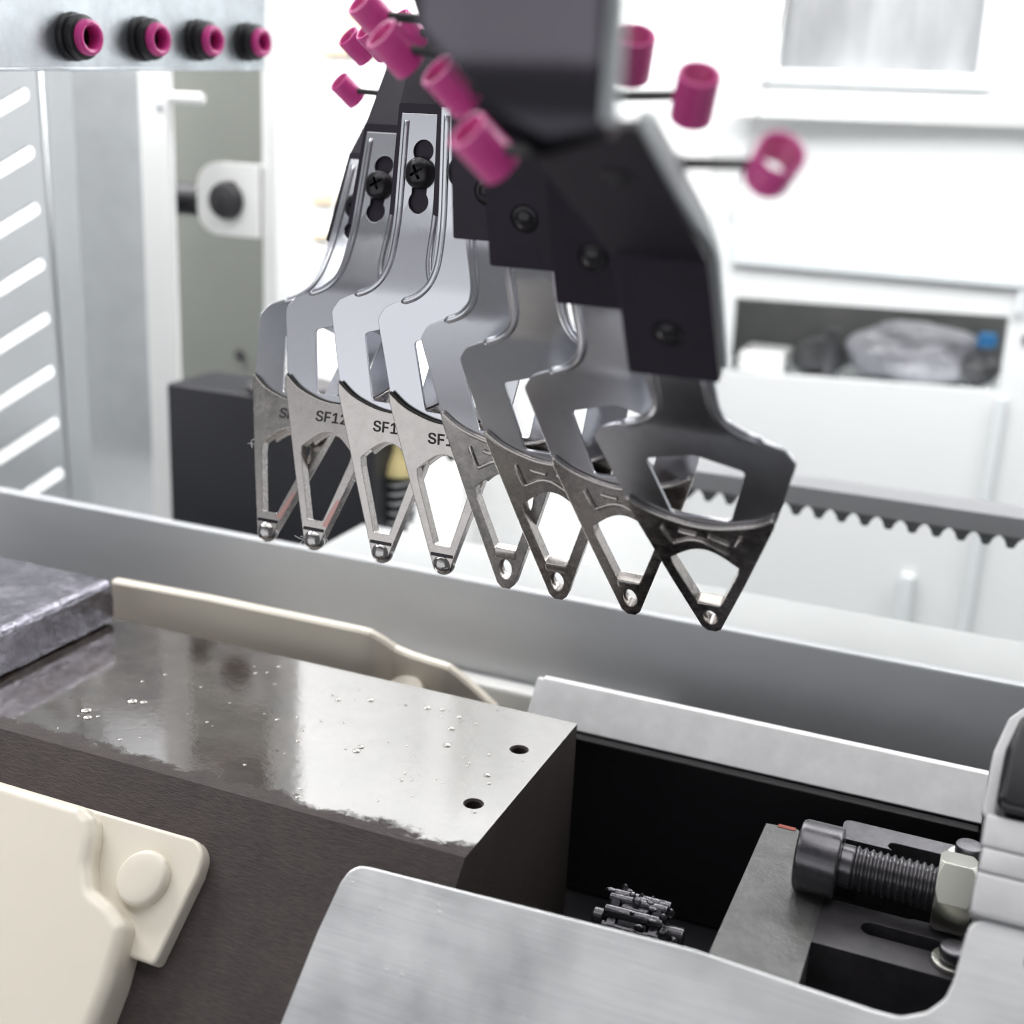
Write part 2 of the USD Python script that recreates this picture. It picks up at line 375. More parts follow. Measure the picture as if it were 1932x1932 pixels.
D = Polygon([(-240, 70), (-240, 101.5), (-291, 101.5), (-291, 70)]).buffer(-11).buffer(11, quad_segs=14).intersection(sbox(-300, 60, -259, 110))
D = D.difference(affinity.scale(Point(-273.5, 85.5).buffer(1, 24), 6.6, 8.6))
obj('handle_bracket', plate_xz(D, 178, 184), 'white_paint', dp)
kn = thing('round_ended_rod', 'black rod with round black end passing behind the white D shaped bracket', 'rod', (-285, 195, 84))
obj('rod', disc(7.4, -322, -287, 1, origin=(0, 188, 84), axis=(1, 0, 0)), 'pit_black', kn)
obj('rod_end', lathe([(0, 0), (7.6, 0), (8.4, 1), (8.4, 10), (7.2, 12.5), (3, 13.6), (0, 13.8)], origin=(-274.6, 186, 85.3), axis=(0, -1, 0)), 'black_rubber', kn)
BED.clear()
mk = thing('cable_duct', 'white cable duct strip on the wall right of the slim post', 'duct', (-330, 620, -100))
obj('duct', rbox((-372, 600, -240), (-345, 639, 380), 2), 'white_paint', mk)

# room items on the wall
for (x0, x1, z0, z1, y, lab) in ((-505, -447, 172, 206, 634, 'beige board on the white wall at top left, largest of the beige cards'), (-462, -435, 88, 114, 634, 'small square beige card on the white wall behind the leftmost feeder'), (-513, -490, 54, 64, 634, 'narrow pale beige card beside the slim white post'), (-513, -490, 25, 29, 634, 'thin tan strip on the wall below the narrow beige card')):
    t = thing('wall_card', lab, 'card', ((x0 + x1) / 2, y, z0))
    obj('card', rbox((x0, y, z0), (x1, y + 5.5, z1), .5), 'beige_card', t)

# white cabinet on the right with an open shelf, and a window panel above it
cb = thing('white_cabinet', 'white machine cabinet with an open shelf behind the right feeders', 'cabinet', (60, 500, -400))
face = Polygon([(-128, -420), (420, -420), (420, 136), (-128, 136)]).difference(Polygon([(-106, -19), (53.5, -12), (53, 30), (-106, 26)]).buffer(1))
obj('front_panel', plate_xz(face, 480, 484), 'cabinet_white', cb)
obj('shelf_back', box((-125, 560, -60), (60, 563, 60)), 'shelf_grey', cb)
obj('shelf_floor', plate_xz(Polygon([(-125, -24), (60, -16), (60, -19), (-125, -27)]), 484.2, 559.8), 'pale_panel', cb)
obj('side_panel', box((-131, 484.2, -420), (-128, 600, 136)), 'cabinet_white', cb)
obj('trim_strip', rbox((-111, 477, 48), (420, 479.8, 82), .8), 'pale_panel', cb)
obj('door_edge', rbox((55, 476.5, -420), (60, 479.8, -16), 1), 'pale_panel', cb)
obj('door_edge', rbox((57, 476.5, 33), (61, 479.8, 46), .8), 'pale_panel', cb)
obj('latch', rbox((16, 474, -168), (24, 479.8, -134), 1), 'pale_panel', cb)
obj('round_hole', disc(3, 0, 1, .2, origin=(66, 479.9, 19), axis=(0, -1, 0)), 'dark_iron', cb)
wpn = thing('window_panel', 'white panel with a smoky grey window at the top right', 'panel', (-30, 470, 141))
wf = rounded([(-118, 141), (34, 147), (420, 150), (420, 420), (-118, 420)], 8).difference(Polygon([(-92, 164), (16, 164), (14, 330), (-92, 330)]).buffer(1.5))
obj('frame', plate_xz(wf, 466, 474), 'cabinet_white', wpn)
obj('window_trim', plate_xz(Polygon([(-100, 156), (25, 156), (23, 340), (-100, 340)]).buffer(1.5).difference(Polygon([(-95, 161), (19, 161), (17, 332), (-95, 332)]).buffer(1.5)), 464.4, 465.8), 'pale_panel', wpn)
obj('window', box((-98, 475, 158), (22, 477, 336)), 'smoked_window', wpn)


def blob(center, size, seed, amp=.25, sub=3):
    t = trimesh.creation.icosphere(sub, 1.0); v = t.vertices
    d = meshkit.fbm(v * 1.7 + 9, 4, seed) - .5
    t.vertices = v * (1 + amp * 2 * d[:, None]) * np.array(size) + np.array(center); return t


t = thing('plastic_bag', 'crumpled grey plastic bag lying on the open shelf', 'bag', (0, 515, -18)); obj('bag', blob((3, 512, 0), (42, 20, 19), 3, .3, 4), 'grey_film', t)
t = thing('dark_tool', 'dark tool lying on the shelf left of the grey bag', 'tool', (-55, 510, -20)); obj('tool_body', blob((-56, 512, -9), (17, 10, 12), 5, .3), 'dark_clutter', t); obj('tool_grip', rbox((-52, 500, -20), (-44, 512, 10), 2), 'dark_clutter', t)
t = thing('dark_pouch', 'dark pouch under the blue cap at the right end of the shelf', 'pouch', (40, 505, -14)); obj('pouch_body', blob((41, 502, -4), (12, 9, 11), 8, .3), 'dark_clutter', t)
t = thing('blue_cap', 'small blue cap at the right end of the open shelf', 'cap', (42, 495, 10)); obj('cap_body', disc(5.5, 0, 8, 1, origin=(44, 500, 9.5)), 'blue_plastic', t)
t = thing('white_carton', 'small white carton at the left end of the open shelf', 'carton', (-90, 500, -20)); obj('carton_body', rbox((-104, 492, -20), (-76, 530, -8), 1), 'white_paint', t)

# ------------------------------------------------------------------ galvanized bracket with four eyelets, top left
gb = thing('galvanized_bracket', 'galvanized sheet bracket holding four eyelets at the top left', 'bracket', (-230, 65, 133))
bp = Polygon([(-60, 129.4), (139, 140.7), (142, 220), (-60, 220)])
holes = [(29.5, 143.6, 5.3), (64, 145.6, 5.2), (95, 147.5, 5.1), (126, 149.2, 5.0)]
obj('sheet', prism_yz(bp, -231, -229), 'galvanized', gb)
obj('lower_lip', prism_yz(Polygon([(-60, 128.2), (139, 139.5), (139, 140.4), (-60, 129.1)]), -243, -228.6), 'galvanized', gb)
for k, (y, z, r) in enumerate(holes):
    e = thing('bushed_eyelet', 'magenta eyelet in a black bushing, %s on the galvanized bracket' % ('first from the left, largest', 'second from the left', 'third from the left', 'last and rightmost')[k], 'eyelet', (-228, y, z), group='eyelets on the galvanized bracket')
    ax = np.array([1, -.06, -.02])
    obj('flange', ring(r + 2.1, r - 1.3, 0, 3.2, 1.2, origin=(-229, y, z), axis=ax), 'black_rubber', e)
    obj('collar', ring(r + 1.6, r - 1.3, 3.0, 6.8, 1.3, origin=(-229, y, z), axis=ax), 'black_rubber', e)
    obj('ceramic_ring', ring(r + .2, r - 2.0, 4, 9.2, 1.1, origin=(-229, y, z), axis=ax), 'magenta_ceramic', e)

BED.append(1)
# ------------------------------------------------------------------ needle bed block with oily top
bk = thing('oily_bed_block', 'dark cast iron bed block with oily reflective top and sloping matt front', 'machine bed', (-180, -50, -90))
man = to_man(prism_yz(Polygon([(-14.5, -30), (-87, -30), (-152, -95), (-14.5, -95)]), -345, -31.2))
for (x, y) in ((-39.6, -35.4), (-39.0, -65.3)):
    man = man - m3.Manifold.cylinder(20, 2.05, 2.05, 32).translate((x, y, -45)) - m3.Manifold.cylinder(1.01, 1.7, 2.5, 32).translate((x, y, -31))
obj('block', to_tm(man), 'oiled_block', bk, smooth=20)
for (x, y) in ((-39.6, -35.4), (-39.0, -65.3)):
    obj('screw_hole', ring(2.0, 1.5, -42, -33.2, .2, origin=(x, y, 0)), 'dark_iron', bk)
drops = []
for (x, y, r) in ((-87, -28, 1.0), (-71, -25, .9), (-67, -24, .7), (-60, -33, .8), (-57, -42, .9), (-76, -53, .8), (-76, -55.5, .9), (-41.5, -51.5, .8), (-39.5, -55, .5), (-61, -26, .7), (-95, -32, .8), (-98, -30, .6), (-143, -59, 1.3), (-140, -58, .9), (-150, -69, 1.4), (-147, -72, 1.1), (-103, -50, .5), (-94, -52, .5), (-60, -60, .45), (-57, -62, .4), (-52, -59, .4), (-48, -48, .45), (-66, -47, .4), *[(x, y, r) for x, y, r in zip(rng.uniform(-150, -36, 46), rng.uniform(-84, -20, 46), rng.uniform(.22, .55, 46))]):
    d = trimesh.creation.icosphere(2, r * 1.12); d.vertices *= (1, 1, .42); d.apply_translation((x, y, -30)); drops.append(d)
obj('oil_drops', cat(*drops), 'oil', smooth=True, label='small oil drops scattered over the oily bed block', category='oil drops', kind='stuff')

# clamp block at the left edge, with fuzzy black screw
cl = thing('steel_clamp', 'rough oily grey steel clamp plate lying on the bed block at left', 'clamp', (-215, -45, -30))
cm = rbox((-300, -110, -29.9), (-182.5, -17, -15.4), 2.2)
cm = cm.subdivide_to_size(3.0); v = cm.vertices.copy(); v += (meshkit.fbm(v * .35, 3, 4)[:, None] - .5) * np.array([.5, .5, .9])
obj('plate', trimesh.Trimesh(v, cm.faces, process=False), 'oiled_clamp', cl, smooth=60)
fz = thing('lint_screw', 'black screw head caked with grey lint on the steel clamp', 'screw', (-226, -32, -15))
obj('head', disc(8, -15.4, -3, 1.5, origin=(-230, -34, 0)), 'black_rubber', fz)
hr = []
for k in range(140):
    a = rng.uniform(0, 2 * np.pi); z = rng.uniform(-15, -3); c = np.array([-230 + 8 * np.cos(a), -34 + 8 * np.sin(a), z])
    p = [c, c + rng.normal(0, .7, 3) + np.array([np.cos(a), np.sin(a), 0]), c + rng.normal(0, 1.2, 3) + 1.3 * np.array([np.cos(a), np.sin(a), 0])]
    hr.append(tube(smooth_line(p, 6), .13, 4))
obj('lint', cat(*hr), 'yarn', fz, kind='stuff')

# cream covers
cr = thing('rear_cream_cover', 'cream plastic cover rising behind the oily block with stepped right end', 'cover', (-150, 2, -45))
path = [(-198.5, 0, -24.6), (-161.7, 0, -23.6), (-112, 0, -23.4), (-106.8, 0, -23.4), (-103.6, .6, -23.9), (-101.5, 2, -25.5), (-99.6, 4, -27.6), (-97.8, 5.6, -29.6), (-95, 6, -30.5), (-92.5, 6, -30.9), (-86.8, 6, -31.5), (-82.5, 6, -31.8), (-80, 6.4, -32.4), (-77.5, 8, -34.7), (-73.4, 9, -38), (-65.7, 10, -44)]
V, F = [], []
for (x, y, z) in path: V += [(x, y, z - .8), (x, y + .8, z), (x, y + 3.2, z), (x, y + 4, z - .8), (x, y + 4, -62), (x, y, -62)]
for k in range(len(path) - 1):
    for j in range(6):
        a, b = k * 6 + j, k * 6 + (j + 1) % 6; F += [(a, b, b + 6), (a, b + 6, a + 6)]
e = (len(path) - 1) * 6
F += [(0, j + 1, j) for j in range(1, 5)][:] and [(0, 2, 1), (0, 3, 2), (0, 4, 3), (0, 5, 4), (e, e + 1, e + 2), (e, e + 2, e + 3), (e, e + 3, e + 4), (e, e + 4, e + 5)]
cw = trimesh.Trimesh(np.array(V), np.array(F), process=False); cw.fix_normals()
obj('wall', cw, 'cream_plastic', cr, smooth=28)
obj('button', lathe([(0, 0), (6.6, 0), (6.6, 3), (6.0, 4.2), (4.6, 4.8), (0, 4.9)], origin=(-91, 2.0, -43.5), axis=(0, -.6, .8)), 'cream_plastic', cr)

N45 = np.array([0, -math.sqrt(.5), math.sqrt(.5)]); S45 = np.array([0, -math.sqrt(.5), -math.sqrt(.5)]); O45 = np.array([0, -87, -30.0])


def on_slope(t):
    """mesh in (x, s, h) -> on the 45 degree front slope"""
    v = np.asarray(t.vertices); w = O45 + v[:, :1] * np.array([1, 0, 0]) + v[:, 1:2] * S45 + v[:, 2:3] * N45
    return trimesh.Trimesh(w, t.faces[:, ::-1], process=False)


def chamfer_plate(poly, h0, h1, c):
    """extruded polygon with a rounded top edge"""
    L = poly.exterior.length; n = int(max(60, min(900, L / .35)))
    base = Polygon(poly.exterior.coords); keep = [np.array(p) for p in base.exterior.coords[:-1]]
    P = []
    for p, q in zip(keep, keep[1:] + keep[:1]):
        m = max(1, int(np.linalg.norm(q - p) / .8)) if np.linalg.norm(q - p) < 8 else 8
        P += [p + (q - p) * j / m for j in range(m)]
    P = np.array(P)
    if not base.exterior.is_ccw: P = P[::-1]
    t = np.roll(P, -1, 0) - np.roll(P, 1, 0); t /= np.linalg.norm(t, axis=1, keepdims=True); nn = np.stack([-t[:, 1], t[:, 0]], 1)
    rows = [(0, h0)] + [(c * (1 - math.cos(a)), h1 - c + c * math.sin(a)) for a in np.linspace(0, math.pi / 2, 8)]
    m = len(P); V = np.vstack([np.c_[P + nn * d, np.full(m, h)] for d, h in rows]); F = []
    for k in range(len(rows) - 1):
        for j in range(m):
            a, b = k * m + j, k * m + (j + 1) % m; F += [(a, b, b + m), (a, b + m, a + m)]
    last = Polygon(V[-m:, :2])
    tv, tf = trimesh.creation.triangulate_polygon(last, engine='earcut')
    from scipy.spatial import cKDTree
    ids = cKDTree(V[-m:, :2]).query(tv)[1]; tf = ids[tf]
    ar = np.cross(V[tf[:, 1], :2] - V[tf[:, 0], :2], V[tf[:, 2], :2] - V[tf[:, 0], :2]); tf = np.where((ar < 0)[:, None], tf[:, ::-1], tf)
    F = np.vstack([F, tf + (len(rows) - 1) * m, tf[:, ::-1]])
    return trimesh.Trimesh(V, F, process=False)


fc = thing('front_cream_cover', 'cream plastic cover with lug and round button at the lower left', 'cover', (-130, -110, -60))
lp = Polygon([(-160, 13.3), (-90.4, 12.9), (-89.3, 20), (-90.6, 40.8), (-160, 41)])
lug = lp.buffer(-5.5).buffer(5.5, quad_segs=14).union(lp.buffer(-1.4).buffer(1.4, quad_segs=8).intersection(sbox(-170, 26, -80, 50))).buffer(.05).simplify(.03)
obj('lug', on_slope(chamfer_plate(lug, .05, 4.0, .9)), 'cream_plastic', fc, smooth=40)
body = Polygon([(-330, 13.5), (-122.5, 13.5), (-118.5, 15.5), (-116.4, 19), (-114, 25.6), (-110.6, 30.2), (-104, 32), (-98.4, 35), (-97.6, 39), (-96.2, 47), (-93.6, 95), (-330, 95)]).buffer(-3.2, quad_segs=8).buffer(6.4, quad_segs=10).buffer(-3.2, quad_segs=8).simplify(.02)
obj('body', on_slope(chamfer_plate(body, .05, 9.5, 2.8)), 'cream_plastic', fc, smooth=50)
obj('button', on_slope(lathe([(0, 3), (6.3, 3), (6.3, 5.6), (6.0, 6.3), (5.3, 6.8), (3, 6.95), (0, 7)], origin=(-101.4, 24.5, 0), n=48)), 'cream_plastic', fc)

# ------------------------------------------------------------------ aluminium plate with the cut-out, bar behind it, pit and its contents
ap = thing('aluminium_plate', 'brushed aluminium front plate with rounded corners along the bottom', 'plate', (20, -120, -60))
outer = Polygon([(-58.5, 90), (-56.6, 24), (-55.6, 13), (-54.6, 10), (-52.6, 8.3), (-49.6, 8.0), (22.2, 5.9), (57, 7.5), (62, 7.4), (66.4, 5.3), (69.3, 2), (70.3, -1.8), (71.2, -10.3), (71.5, -14.2), (130, -14.2), (130, 90)]).buffer(-3.5, quad_segs=10).buffer(7.5, quad_segs=12).buffer(-4, quad_segs=12)
obj('plate', on_slope(chamfer_plate(outer, 1, 4.0, .5)), 'brushed_aluminium', ap, smooth=30)
obj('plate_hole', on_slope(disc(2.6, 3.6, 4.15, .1, origin=(84.5, -8.5, 0))), 'pit_black', ap)
ab = thing('milled_bar', 'pale milled aluminium bar with rounded left end behind the dark pit', 'bar', (10, 14, -40))
bs = Polygon([(3.0, -41.6), (11.6, -31.6), (13.2, -31.2), (14.6, -32.4), (6.4, -43.4)]).buffer(-.4).buffer(.4)
obj('bar', prism_yz(bs, -51.0, 73), 'milled_aluminium', ab)
obj('bar_end', prism_yz(Polygon([(4.0, -42.2), (12.2, -32.4), (14.4, -32.6), (6.4, -43.0)]), -53.2, -51.2), 'milled_aluminium', ab)
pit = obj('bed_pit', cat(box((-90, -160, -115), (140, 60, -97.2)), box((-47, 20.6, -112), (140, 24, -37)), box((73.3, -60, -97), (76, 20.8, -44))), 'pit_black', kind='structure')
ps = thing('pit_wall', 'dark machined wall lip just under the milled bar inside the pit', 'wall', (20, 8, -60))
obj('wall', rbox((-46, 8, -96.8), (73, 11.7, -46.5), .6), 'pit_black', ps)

gs = thing('grey_steel_slab', 'worn grey steel slab beside the screw in the pit', 'slab', (30, -45, -60))
sl = Polygon([(22.0, -16), (29.5, -15), (33, -17.5), (41, -20), (41.4, -92), (21.6, -92)])
sm = extrude(sl, 30); sm.apply_translation((0, 0, -75)); obj('slab', sm, 'raw_steel', gs)
obj('red_mark', rbox((25, -16.5, -45.2), (29.5, -15.0, -44.8), .1), 'rust_red', gs)

fk = thing('slotted_fork', 'dark forked bracket with two long slots beneath the screw', 'bracket', (56, -40, -45))


def slotplate(y0, y1, x0, x1, z0, z1, sx0, sx1, sy, sw, r):
    p = rounded([(x0, y0), (x1, y0), (x1, y1), (x0, y1)], r).difference(LineString([(sx0, sy), (sx1, sy)]).buffer(sw / 2))
    t = extrude(p, z1 - z0); t.apply_translation((0, 0, z0)); return t


obj('front_tine', slotplate(-61, -42.5, 39.7, 74, -62, -45, 53, 74, -50.2, 5, 1.5), 'dark_iron', fk)
obj('rear_tine', slotplate(-29.7, -20.5, 41.5, 74, -52, -36, 54.5, 74, -28, 3.6, 1.8), 'black_oxide', fk)
obj('web', rbox((60, -45, -70), (74, -24, -56), .8), 'dark_iron', fk)

sc = thing('cap_screw', 'black socket head cap screw with a zinc nut on its thread', 'screw', (50, -40, -37))
ys, zs, rs = -40, -37, 8.3
obj('head', lathe([(0, 33.4), (3.6, 33.4), (3.6, 33.5), (7.2, 33.5), (8.0, 33.9), (8.4, 34.8), (8.4, 42.6), (8.1, 43.2), (7.2, 43.4), (0, 43.4)], n=56, origin=(0, ys, zs), axis=(1, 0, 0)), 'black_oxide', sc)
prof = [(0, 43.4), (4.9, 43.4), (4.9, 46.2)]
x = 46.2
while x < 66: prof += [(4.4, x), (5.1, x + .62), (5.1, x + .84), (4.4, x + 1.46)]; x += 1.62
prof += [(0, x)]
obj('thread', lathe(prof, n=40, origin=(0, ys, zs), axis=(1, 0, 0)), 'black_oxide', sc, smooth=20)
nut = Polygon([(9.0 * math.cos(a), 9.0 * math.sin(a)) for a in np.arange(6) * math.pi / 3 + .30])
nt = to_man(extrude(nut, 8)) ^ to_man(lathe([(0, 0), (7.9, 0), (9.2, 1.3), (9.2, 6.7), (7.9, 8), (0, 8)], n=48))
nt = to_tm(nt); nt.apply_transform(trimesh.geometry.align_vectors([0, 0, 1], [1, 0, 0])); nt.apply_translation((64.6, ys, zs)); obj('nut', nt, 'zinc_nut', sc)
for k, (x, y, z, lab) in enumerate(((70.5, -55, -46, 'lower of the two small screws, beside the front slot'), (70.5, -27, -36.5, 'upper small screw at the right end of the rear slot'))):
    w = thing('small_screw', lab, 'screw', (x, y, z))
    obj('washer', ring(4.6, 2.0, 1, 2.2, .3, origin=(x, y, z)), 'zinc_nut', w)
    obj('head', disc(3.2, 2.2, 5.2, .6, origin=(x, y, z)), 'black_oxide', w)

# stepped hinge block and black knob at right edge
sb = thing('stepped_block', 'stepped aluminium hinge block at the right edge above the plate', 'block', (90, -60, -15))
obj('lower_step', on_slope(rbox((71.2, -22.6, .8), (130, -14.4, 6.0), .7)), 'milled_aluminium', sb)
for k in range(4):
    obj('knuckle', on_slope(rbox((71.6 + 9.4 * k, -27.6, 1.0), (80.6 + 9.4 * k, -22.8, 5.6), .6)), 'milled_aluminium', sb)
obj('upper_step', on_slope(rbox((71.4, -34.6, .5), (130, -27.8, 5.0), .7)), 'milled_aluminium', sb)
obj('backing_plate', on_slope(chamfer_plate(rounded([(70.6, -35.0), (71.2, -49), (73.2, -57), (78, -62.5), (86, -65.6), (125, -66.6), (125, -35.0)], 1.5), -1.5, .5, .4)), 'milled_aluminium', sb, smooth=40)
kb = thing('black_plastic_knob', 'glossy black rounded plastic knob at the right edge of the picture', 'knob', (90, -50, 5))
obj('knob_body', on_slope(chamfer_plate(rounded([(72.8, -35.2), (73.2, -48), (75, -55), (79, -60), (86, -63), (120, -64), (120, -35.2)], 2.5), .6, 7.5, 1.6)), 'black_gloss', kb, smooth=50)
obj('knob_screw', on_slope(disc(1.8, 7.3, 8.0, .3, origin=(83.5, -44, 0))), 'black_rubber', kb)

# oily link roller in the pit
rl = thing('oily_roller', 'small oily black link roller lying deep in the pit', 'roller', (-2, -47, -66))
RO, RA = np.array([-2, -46.5, -64.0]), (1, .05, 0)
obj('drum', disc(6.3, -4.0, 3.6, .8, origin=RO, axis=RA), 'wet_black', rl)
for h in (-6.2, 4.2):
    g = Polygon([((7.4 if q % 2 else 6.3) * math.cos(q * math.pi / 14), (7.4 if q % 2 else 6.3) * math.sin(q * math.pi / 14)) for q in range(28)])
    t = extrude(g, 2.0); t.apply_translation((0, 0, h)); t.apply_transform(trimesh.geometry.align_vectors([0, 0, 1], RA)); t.apply_translation(RO); obj('side_wheel', t, 'wet_black', rl)
for q, r_ in ((.35, 1.2), (.95, 1.5), (1.6, 1.3), (2.2, 1.5), (2.8, 1.2)):
    obj('pin', disc(r_, -7.2, 7.4, .4, origin=RO + (0, -6.2 * math.cos(q), 6.2 * math.sin(q)), axis=RA, n=14), 'wet_black', rl)
for (x, y, z, sx_, sy_, sz_) in ((-8, -44, -60, 1.8, 1.2, 2.6), (-9, -49, -62, 1.3, 1, 2.2), (5, -43, -60.5, 1.6, 1, 1.8), (8, -48, -64, 1.2, 1.4, 1.2), (-7, -41, -59, 1, .8, 2.4), (0.5, -49.5, -60.2, 2.4, .9, .8)):
    t_ = trimesh.creation.icosphere(2, 1.0); t_.vertices = t_.vertices * (1 + .5 * (meshkit.fbm(t_.vertices * 2 + x, 3, 2)[:, None] - .5)) * (sx_, sy_, sz_) + (x, y, z); obj('oil_clot', t_, 'wet_black', rl)
for q in range(16):
    c_ = RO + (rng.uniform(-9, 9), 0, 0); a_ = rng.uniform(.3, 2.6); c_ = c_ + np.array([0, -7.2 * math.cos(a_), 7.2 * math.sin(a_)])
    t_ = trimesh.creation.icosphere(1, 1.0); t_.vertices = t_.vertices * (1 + .8 * (meshkit.fbm(t_.vertices * 2 + q, 3, 2)[:, None] - .5)) * rng.uniform(.5, 1.5, 3) + c_; obj('oil_clot', t_, 'wet_black', rl)
obj('axle', disc(2.4, -11, 12, .5, origin=RO, axis=RA), 'black_oxide', rl)

BED.clear()
# ------------------------------------------------------------------ eight yarn feeders
XF = [-139.29, -122.65, -99.48, -79.45, -58.83, -43.17, -22.19, 0.0]
TAU = np.radians([27.34, 17.71, 7.50, 0.12, -9.21, -17.07, -24.24, -34.81])
SIDE = [1, 1, 1, 1, -1, -1, -1, -1]
BEND = np.radians([19, 19, 19, 19, 24, 28, 31, 33])


def profile(z):
    return np.interp(z, [0, 50, 77, 79, 81, 96, 101, 130], [.9, 1.0, 1.75, 1.95, 2.3, 5.2, 5.6, 5.6])


half = [(7.3, 127), (7.3, 94), (7.35, 88.5), (7.6, 85.1), (8.5, 82), (10.3, 79.8), (12.4, 78.0), (15.4, 76.3), (18.4, 75.0), (20.7, 73.7), (22.0, 71.9), (22.8, 70.3), (22.6, 68.4), (21.4, 63.4), (18.2, 49.5), (16, 42), (0, 38)]
half = [half[0]] + [tuple(p) for p in smooth_line(half[1:14], 60)] + half[14:]
sheet = Polygon(half + [(-x, z) for x, z in half[::-1]]).buffer(0)
sheet = sheet.difference(rounded([(-11.5, 65.1), (0, 68.6), (11.5, 65.1), (7.2, 46), (-7.2, 46)], 1.1))
slot = Point(0, 103.0).buffer(3.1, 12).union(Point(.3, 117.0).buffer(3.1, 12)).union(LineString([(0, 102), (0, 117)]).buffer(2.3)).buffer(.5).buffer(-.5)
sheet = sheet.difference(slot)

topc = [(-18, 50.3), (-14.5, 47.6), (-11.5, 46.0), (-7.5, 44.6), (-3.8, 43.7), (0, 43.4), (3.8, 43.7), (7.5, 44.6), (11.5, 46.0), (14.5, 47.6), (18, 50.3)]
foot = Polygon([tuple(p) for p in smooth_line(topc, 50)] + [(17.6, 47.2), (9.5, 22.0), (3.6, 4.6), (2.6, 1.6), (1.1, .15), (-1.1, .15), (-2.6, 1.6), (-3.6, 4.6), (-9.5, 22.0), (-17.6, 47.2)]).buffer(0)
arch = smooth_line([(-8.6, 29.6), (-5.2, 32.6), (-2.6, 34.3), (0, 34.9), (2.6, 34.3), (5.2, 32.6), (8.6, 29.6)], 30)
win = rounded([tuple(p) for p in arch] + [(8.2, 26.8), (3.1, 12.2), (-3.1, 12.2), (-8.2, 26.8)], .5)
foot0 = foot
foot = foot.difference(win)
win_in = rounded([tuple(p) for p in arch] + [(8.2, 26.8), (2.5, 8.2), (-2.5, 8.2), (-8.2, 26.8)], .5)
foot_in = foot0.difference(win_in)
eye = affinity.scale(Point(0, 6.2).buffer(1, 16), 1.9, 3.1)
foot = foot.difference(eye)
lipline = smooth_line([(x * .985, z - .25) for x, z in topc], 60)


